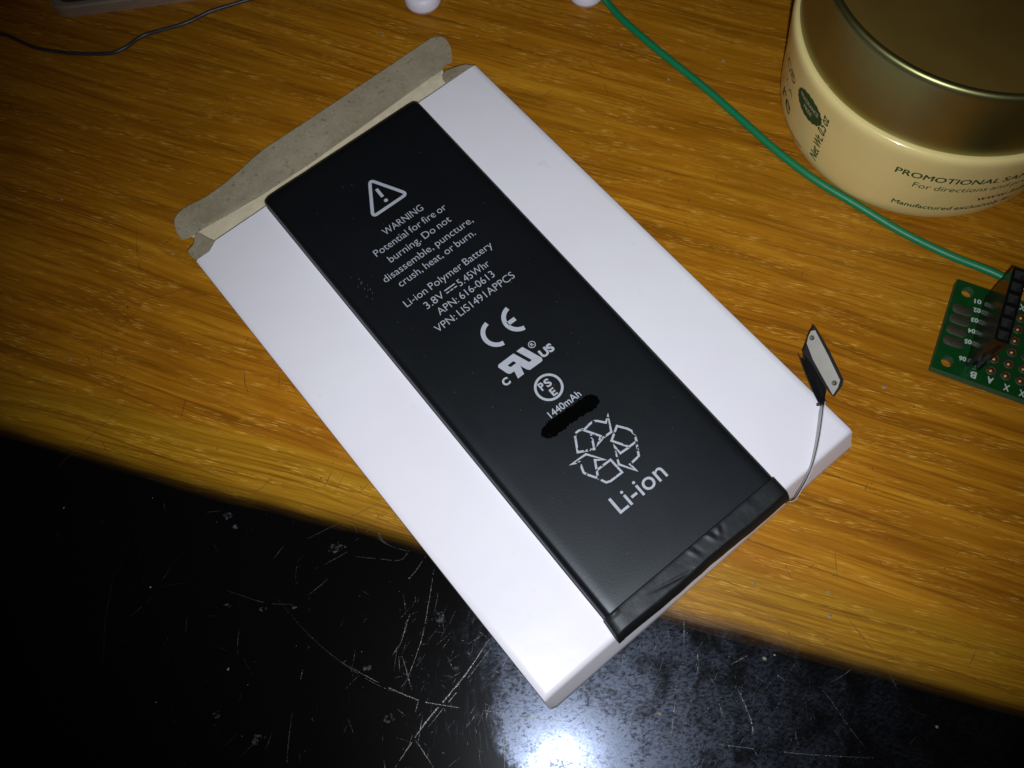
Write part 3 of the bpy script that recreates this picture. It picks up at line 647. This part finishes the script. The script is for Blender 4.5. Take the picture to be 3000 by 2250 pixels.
def solid(name, pts, th, parent, mat, nrm=None):
    P = [Vector(p) for p in pts]; n = len(P)
    if nrm is None:
        nrm = Vector((0, 0, 0))
        for i in range(n): nrm += P[i].cross(P[(i+1) % n])
        nrm.normalize()
        if nrm.z < 0: nrm = -nrm
    V = P+[p-nrm*th for p in P]
    Fc = [tuple(range(n)), tuple(reversed(range(n, 2*n)))]+[(i, n+i, n+(i+1) % n, (i+1) % n) for i in range(n)]
    return mesh(name, V, Fc, parent, mat), nrm
def on_plane(a, b, A, nn):                  # where the view of a crop spot meets the connector's plane
    u, v = 2200+a/2.765, 900+b/2.765
    p0, p1 = Vector((0, 0, CAM_H)), px(u, v, 0); d = p1-p0
    t = (A-p0).dot(nn)/d.dot(nn); return bl_(p0+d*t)
Aw, Bw, Dw = px(2200+510/2.765, 900+155/2.765, 9.6), px(2200+745/2.765, 900+590/2.765, 7.6), px(2200+670/2.765, 900+725/2.765, 6.0)
NN = (Bw-Aw).cross(Dw-Bw).normalized()
NN = -NN if NN.z < 0 else NN
Q = lambda a, b, lift=0: on_plane(a, b, Aw+NN*lift, NN)
nb = inv @ NN
conn = solid('connector', [Q(*q) for q in ((508, 152), (528, 172), (640, 370), (747, 592), (735, 640), (672, 727), (655, 715), (610, 662), (470, 440), (418, 365), (455, 270))], .75, batt, M_DULL, nb)[0]
solid('stiffener_plate', [Q(*q, .12) for q in ((486, 192), (520, 186), (625, 390), (722, 592), (705, 650), (664, 712), (610, 620), (500, 420), (452, 292), (465, 235))], .10, conn, M_STEEL, nb)
for a, b in ((494, 248), (676, 614)):
    c = Q(a, b, .12); ax = nb.orthogonal().normalized(); ay = nb.cross(ax); k = 18
    V = []
    for r, l in ((.42, .0), (.40, .10), (.30, .12), (.24, .02)):
        V += [c+ax*(r*math.cos(2*math.pi*i/k))+ay*(r*math.sin(2*math.pi*i/k))+nb*l for i in range(k)]
    Fc = [(r*k+i, r*k+(i+1) % k, (r+1)*k+(i+1) % k, (r+1)*k+i) for r in range(3) for i in range(k)]+[tuple(3*k+i for i in range(k))]
    mesh('rivet', V, Fc, conn, M_STEEL, smooth=True)
solid('flex_tail', [c6(*q) for q in ((390, 380, 8.6), (408, 420, 8.4), (436, 428, 8.0), (428, 372, 8.0), (500, 470, 7.3), (612, 668, 6.3), (600, 735, 6.6), (614, 768, 7.0), (585, 785, 7.2), (556, 786, 7.4), (520, 715, 7.7), (470, 600, 8.1), (420, 470, 8.4))], .12, conn, M_BLACK)
solid('ribbon_clip', [c6(*q) for q in ((556, 770, 7.9), (560, 790, 7.8), (588, 789, 7.7), (610, 772, 7.5), (602, 752, 7.6))], .9, conn, M_BLACK)

# ------------------------------------------------------------------ the cream jar
JX, JY = 80.0, 104.5
jar = empty('cosmetic_jar', JX, JY)
tag(jar, 'round cream plastic jar with olive gold metal lid and green print', 'jar')
JP = [(0, .5), (19, .5), (20.8, .1), (22.2, 0), (23.5, .25), (24.2, .7), (24.7, 1.4), (25.05, 2.3), (25.35, 3.6), (25.55, 5), (26.1, 11), (26.85, 17.5), (27.05, 19.2), (27.08, 19.9), (27.0, 20.5), (26.8, 20.9), (26.55, 21.05), (25.6, 21.15), (24.5, 21.15), (24.5, 34)]
wall = lathe('jar_wall', JP, 128, jar, M_JAR)
lathe('lid_side', [(25.7, 21.25), (26.15, 21.3), (26.25, 21.6), (26.3, 24), (26.3, 33.6), (26.22, 34.4), (26.0, 34.85), (25.65, 35.0), (25.3, 34.95), (25.1, 34.85)], 128, jar, M_LID, caps=False)
lt = lathe('lid_top', [(25.12, 34.8), (20, 34.8), (12, 34.8), (4, 34.8), (.01, 34.8)], 128, jar, M_LIDTOP, caps=False)
lt.data.polygons.foreach_set('use_smooth', [False]*len(lt.data.polygons))
def rad(z):
    for (r0, z0), (r1, z1) in zip(JP[6:13], JP[7:14]):
        if z0 <= z <= z1: return r0+(r1-r0)*(z-z0)/(z1-z0)
    return 24.7
def wrap(V, Fc, deg, z0, lift=.03, vertical=False):     # lay flat print (mm) on the jar wall, starting at angle deg
    out = []
    for x, y in V:
        if vertical: dx, dz = -y, x
        else: dx, dz = x, y
        z = z0+dz; r = rad(z)+lift; a = math.radians(deg)+dx/26.0; out.append((r*math.cos(a), r*math.sin(a), z))
    return out, Fc
def jar_text(name, body, d0, d1, z, cap, mat, bold=0.0, shear=0.0, vertical=False, length=None):
    V, Fc, L = text_geo(body, 0.0, 3); W = length if length else math.radians(d1-d0)*26.0
    V = [(x*W/L+shear*y*cap, y*cap) for x, y in V]
    bm = bmesh.new(); vv = [bm.verts.new((x, y, 0)) for x, y in V]
    for f in Fc:
        try: bm.faces.new([vv[i] for i in f])
        except ValueError: pass
    bmesh.ops.triangulate(bm, faces=bm.faces)
    bm.verts.index_update(); V = [(v.co.x, v.co.y) for v in bm.verts]; Fc = [tuple(v.index for v in f.verts) for f in bm.faces]; bm.free()
    G = [wrap(V, Fc, d0, z, .03, vertical)]
    if bold: G += [wrap([(x+dx, y+dy) for x, y in V], Fc, d0, z, .032+.002*k, vertical) for k, (dx, dy) in enumerate(((bold*6, 0), (0, bold*5), (bold*6, bold*5)))]
    V, Fc = merge(G)
    return mesh(name, V, Fc, jar, mat)
jar_text('promotion_line', 'PROMOTIONAL SAMPLE', -122.6, -68.5, 14.2, 1.65, M_GREEN_INK, .012)
jar_text('directions_line', 'For directions and product', -114.5, -64, 11.55, 1.6, M_GREEN_INK)
jar_text('address_line', 'www.Infin', -88.5, -67, 8.0, 1.65, M_BROWN_INK, .006)
jar_text('maker_line', 'Manufactured exclusively for', -117.7, -71, 5.3, 1.3, M_GREEN_INK, .009)
jar_text('weight_line', 'Net Wt. 0.5 oz', -151.2, 0, 4.3, 1.9, M_GREEN_INK, .014, .25, True, 12.2)
ov = []; n = 72
for i in range(n):
    a = 2*math.pi*i/n; k = 1+.035*math.cos(18*a); ov.append((3.75*k*math.cos(a), 2.75*k*math.sin(a)))
def disc(P, K=7):
    n_ = len(P); V_ = [(0, 0)]
    for k in range(1, K+1): V_ += [(x*k/K, y*k/K) for x, y in P]
    F_ = [(0, i+1, (i+1) % n_+1) for i in range(n_)]
    for k in range(K-1): F_ += [(1+k*n_+i, 1+(k+1)*n_+i, 1+(k+1)*n_+(i+1) % n_, 1+k*n_+(i+1) % n_) for i in range(n_)]
    return V_, F_
V, Fc = disc(ov); V, Fc = wrap(V, Fc, -162.4, 14.2, .02); badge = mesh('oval_badge', V, Fc, jar, M_GREEN_INK)
for body, z, w_ in (('FRAGRANCE', 14.5, 5.4), ('FREE', 12.9, 2.4)):
    h = math.degrees(w_/26.0/2); o = jar_text('badge_word', body, -162.4-h, -162.4+h, z, .95, M_PALE_INK, .008); o.parent = badge
    for v in o.data.vertices: v.co.x *= 1.0012; v.co.y *= 1.0012
jar_text('script_letters', 're', -184.5, -173.5, 5.6, 3.4, M_GREEN_INK, .012)
jar_text('brown_letters', 'C\u00ae', -186, -174.5, 13.0, 2.1, M_BROWN_INK, .01)
jar_text('small_letters', 'L A', -183, -174.2, 10.0, .9, M_GREEN_INK)
V, Fc = stroke([(i*.5, .22*i*.5*.28) for i in range(16)], .42); V, Fc = wrap([(a, b) for a, b, c in V], Fc, -177, 2.9); mesh('orange_rule', V, Fc, jar, M_ORANGE_INK)

# ------------------------------------------------------------------ wires
gp = [(14, 158), (20, 148), (25.9, 138.2), (28.8, 132.4), (34.7, 123.6), (42.0, 113.7), (47.5, 105.5), (52.8, 97.5), (58.1, 90.8), (64.2, 84.7), (70.8, 78.2)]
gw = empty('green_wire', 28.8, 132.4)
tag(gw, 'green plastic insulated wire running past the jar to the circuit board', 'wire')
L_ = [(x-28.8, y-132.4, 0.72) for x, y in gp]+[(77.0-28.8, 72.5-132.4, 1.5), (82.6-28.8, 67.6-132.4, 2.9), (86.6-28.8, 64.2-132.4, 2.9)]
tube('insulation', L_, .70, 20, gw, M_GWIRE)
tube('bare_end', [(86.4-28.8, 64.4-132.4, 2.9), (87.6-28.8, 63.2-132.4, 2.7), (88.2-28.8, 62.4-132.4, 1.8)], .35, 10, gw, M_COPPER)
kp = [(-102, 148.6), (-95.9, 145.4), (-93.8, 144.4), (-88.7, 141.0), (-84.3, 139.3), (-79.8, 138.1), (-73.0, 137.2), (-69.9, 138.2), (-67.5, 140.1), (-65.6, 141.1), (-62.6, 141.8), (-57.7, 143.0), (-52.8, 145.3), (-46.5, 147.0), (-40, 148.8), (-30, 153)]
kw = tube('grey_wire', [(x+73, y-137.2, .40) for x, y in kp], .37, 14, None, M_KWIRE); kw.location = (-73*S, 137.2*S, 0)
tag(kw, 'thin dark grey wire curving below the silver metal plate', 'wire')

# ------------------------------------------------------------------ silver plate and two white bumpers at the far edge
def make_plate():
    pl = empty('metal_plate', -55, 166, 0, math.radians(2.2)); tag(pl, 'silver metal plate with rounded corner beyond the grey wire', 'metal plate')
    out = rounded([(-31, -17), (34, -17), (34, 20), (-31, 20)], 4.5, 8)
    def slab(name, o2, z0, z1, ch, mat):
        bm = bmesh.new(); f = bm.faces.new([bm.verts.new((x, y, z0)) for x, y in o2])
        r_ = bmesh.ops.extrude_face_region(bm, geom=[f])
        tv = [g for g in r_['geom'] if isinstance(g, bmesh.types.BMVert)]
        for v in tv: v.co.z = z1
        bmesh.ops.recalc_face_normals(bm, faces=bm.faces)
        bmesh.ops.bevel(bm, geom=[e for e in bm.edges if all(abs(v.co.z-z1) < 1e-4 for v in e.verts)], offset=ch, segments=3, affect='EDGES')
        return from_bm(name, bm, pl, mat)
    slab('plate_body', out, .05, 2.6, .55, M_ALU)
    inn = [(x*.955, y*.925) for x, y in out]
    slab('plate_reflection', inn, 2.61, 2.72, .05, simple('dark_reflection', (.05, .035, .04), .3, var=.1))  # dark reflection on the polished top, added as a thin dark sheet
make_plate()
def bumper(x, y, r, label):
    b = empty('round_bumper', x, y); tag(b, label, 'bumper', 'white round bumpers at the far edge')
    lathe('dome', [(r, .45), (r*1.0, 1.2), (r*.985, 2.0), (r*.93, 2.7), (r*.82, 3.15), (r*.6, 3.45), (r*.3, 3.58), (0, 3.6)], 48, b, M_MILK)
    lathe('foot_ring', [(r*.8, 0), (r*.9, .02), (r*.94, .2), (r*.94, .44), (r*.8, .44)], 48, b, M_MILK)
bumper(-9.7, 142.3, 3.72, 'white round plastic bumper left of the green wire, standing alone')
bumper(22.9, 139.4, 3.5, 'white round plastic bumper touching the green wire')

# ------------------------------------------------------------------ the circuit board
EX = math.atan2(-0.488, 0.873)
pcb = empty('circuit_board', 68.7, 52.3, 0, EX)
tag(pcb, 'green prototyping circuit board with black socket header at the photo edge', 'circuit board')
PW, PL, PZ = 17.6, 71.0, 1.6
def board_mesh():
    bm = bmesh.new()
    holes = [(2.15, 1.95), (2.15, 15.75), (PL-2.15, 1.95), (PL-2.15, 15.75)]; K = 28
    bots, tops, es = [], [], []
    rings = []
    outer = rounded([(0, 0), (PL, 0), (PL, PW), (0, PW)], .25, 3)
    loops = [outer]+[[(x+1.03*math.cos(2*math.pi*i/K), y+1.03*math.sin(2*math.pi*i/K)) for i in range(K)] for x, y in holes]
    for z in (0.05, PZ):
        lev = []; es = []
        for L in loops:
            vv = [bm.verts.new((x, y, z)) for x, y in L]; lev.append(vv)
            es += [bm.edges.new((vv[i], vv[(i+1) % len(vv)])) for i in range(len(vv))]
        bmesh.ops.triangle_fill(bm, use_beauty=True, edges=es); rings.append(lev)
    top_faces = [f for f in bm.faces if all(abs(v.co.z-PZ) < 1e-5 for v in f.verts)]
    for a, b in zip(rings[0], rings[1]):
        for i in range(len(a)):
            f = bm.faces.new((a[i], a[(i+1) % len(a)], b[(i+1) % len(a)], b[i])); f.material_index = 1
    bmesh.ops.recalc_face_normals(bm, faces=bm.faces)
    return from_bm('board', bm, pcb, [M_PCB, M_PCBEDGE])
board_mesh()
def capsule(x0, x1, y, r, n=10):
    P = arc(x1-r, y, r, -90, 90, n)+arc(x0+r, y, r, 90, 270, n); return P
for y in (12.1, 10.05, 7.95, 5.8):
    P = capsule(.45, 3.95, y, .86); n = len(P); V = [(a, b, PZ+.005) for a, b in P]+[(2.2+(a-2.2)*.93, y+(b-y)*.86, PZ+.05) for a, b in P]
    Fc = [(i, (i+1) % n, n+(i+1) % n, n+i) for i in range(n)]+[tuple(n+i for i in range(n))]
    mesh('edge_pad', V, Fc, pcb, M_TIN, smooth=True)
pad = None
for ci in range(26):
    x = 9.0+2.36*ci
    if x > PL-4.2: break
    for ri in range(6):
        y = 3.15+2.25*ri
        if pad is None:
            pad = lathe('solder_pad', [(.92, PZ+.004), (.90, PZ+.03), (.66, PZ+.045), (.56, PZ+.03), (.50, PZ+.012), (.40, PZ+.03), (.30, PZ+.16), (.16, PZ+.24), (0, PZ+.26)], 18, pcb, [M_GOLD, M_TIN])
            pad.data.polygons.foreach_set('material_index', [1 if i < 54 else 0 for i in range(len(pad.data.polygons))]); o = pad
        else: o = pad.copy(); COL.objects.link(o)
        o.location = (x*S, y*S, 0)
def silk(name, body, cx_, cy_, cap, wd, bold=.03, rot=math.pi):
    V, Fc, L = text_geo(body, bold, 3); c, s_ = math.cos(rot), math.sin(rot); out = []
    for x, y in V:
        a, b = (x/L-.5)*wd, (y-.5)*cap; out.append((cx_+c*a-s_*b, cy_+s_*a+c*b, PZ+.02))
    return mesh(name, out, Fc, pcb, M_SILK)
for t_, x, y in (('01', 4.10, 14.6), ('02', 4.35, 12.95), ('03', 4.40, 11.0), ('04', 4.42, 8.85), ('05', 4.35, 6.7), ('06', 4.25, 3.35)): silk('row_number', t_, x, y, .80, 1.15, .035, math.pi+.15)
for t_, x, y in (('B', 6.5, 1.15), ('A', 9.2, 1.25), ('X', 11.9, 1.0), ('X', 14.4, .95), ('X', 11.1, 16.3), ('X', 13.5, 16.3)): silk('column_letter', t_, x, y, 1.15, 1.0, .03)
def make_header():
    x0, x1, y0, y1, z0, z1 = 4.95, 7.25, 2.35, 15.85, PZ+.02, 12.1; n = 6; st = (y1-y0)/n
    V, Fc, mi = [], [], []
    def q(*p):
        o = len(V); V.extend(p); Fc.append(tuple(range(o, o+len(p)))); mi.append(0)
    for i in range(n):
        a, b = y0+i*st, y0+(i+1)*st
        O = [(x0, a, z1), (x1, a, z1), (x1, b, z1), (x0, b, z1)]
        I = [(x0+.38, a+.36, z1), (x1-.38, a+.36, z1), (x1-.38, b-.36, z1), (x0+.38, b-.36, z1)]
        D = [(x0+.75, a+.72, z1-.8), (x1-.75, a+.72, z1-.8), (x1-.75, b-.72, z1-.8), (x0+.75, b-.72, z1-.8)]
        for k in range(4):
            q(O[k], O[(k+1) % 4], I[(k+1) % 4], I[k]); q(I[k], I[(k+1) % 4], D[(k+1) % 4], D[k]); mi[-1] = 1
        q(*D); mi[-1] = 1
    # sides; the near end is a rough cut, a little hollow
    for x, s_ in ((x0, -1), (x1, 1)):
        L = [(x, y0, z0), (x, y1, z0), (x, y1, z1), (x, y0, z1)]; q(*(L if s_ > 0 else L[::-1]))
    q((x0, y1, z0), (x0, y1, z1), (x1, y1, z1), (x1, y1, z0))
    m0, m1, dy = x0+.55, x1-.55, .55
    q((x0, y0, z0), (m0, y0-.12, z0), (m0, y0-.05, z1), (x0, y0, z1)); q((m1, y0-.15, z0), (x1, y0, z0), (x1, y0, z1), (m1, y0-.05, z1))
    q((m0, y0-.12, z0), (m0, y0+dy, z0), (m0, y0+dy, z1-1.3), (m0, y0-.05, z1-1.1)); q((m1, y0+dy, z0), (m1, y0-.15, z0), (m1, y0-.05, z1-1.2), (m1, y0+dy, z1-1.3))
    q((m0, y0+dy, z0), (m1, y0+dy, z0), (m1, y0+dy, z1-1.3), (m0, y0+dy, z1-1.3))
    q((m0, y0-.05, z1-1.1), (m1, y0-.05, z1-1.2), (m1, y0-.05, z1), (m0, y0-.05, z1)); q((m0, y0-.05, z1-1.1), (m0, y0+dy, z1-1.3), (m1, y0+dy, z1-1.3), (m1, y0-.05, z1-1.2))
    q((x0, y0, z1), (m0, y0-.05, z1), (m1, y0-.05, z1), (x1, y0, z1))
    h = mesh('socket_header', V, Fc, pcb, [M_HEAD, M_HOLE], matidx=mi)
    return h
make_header()
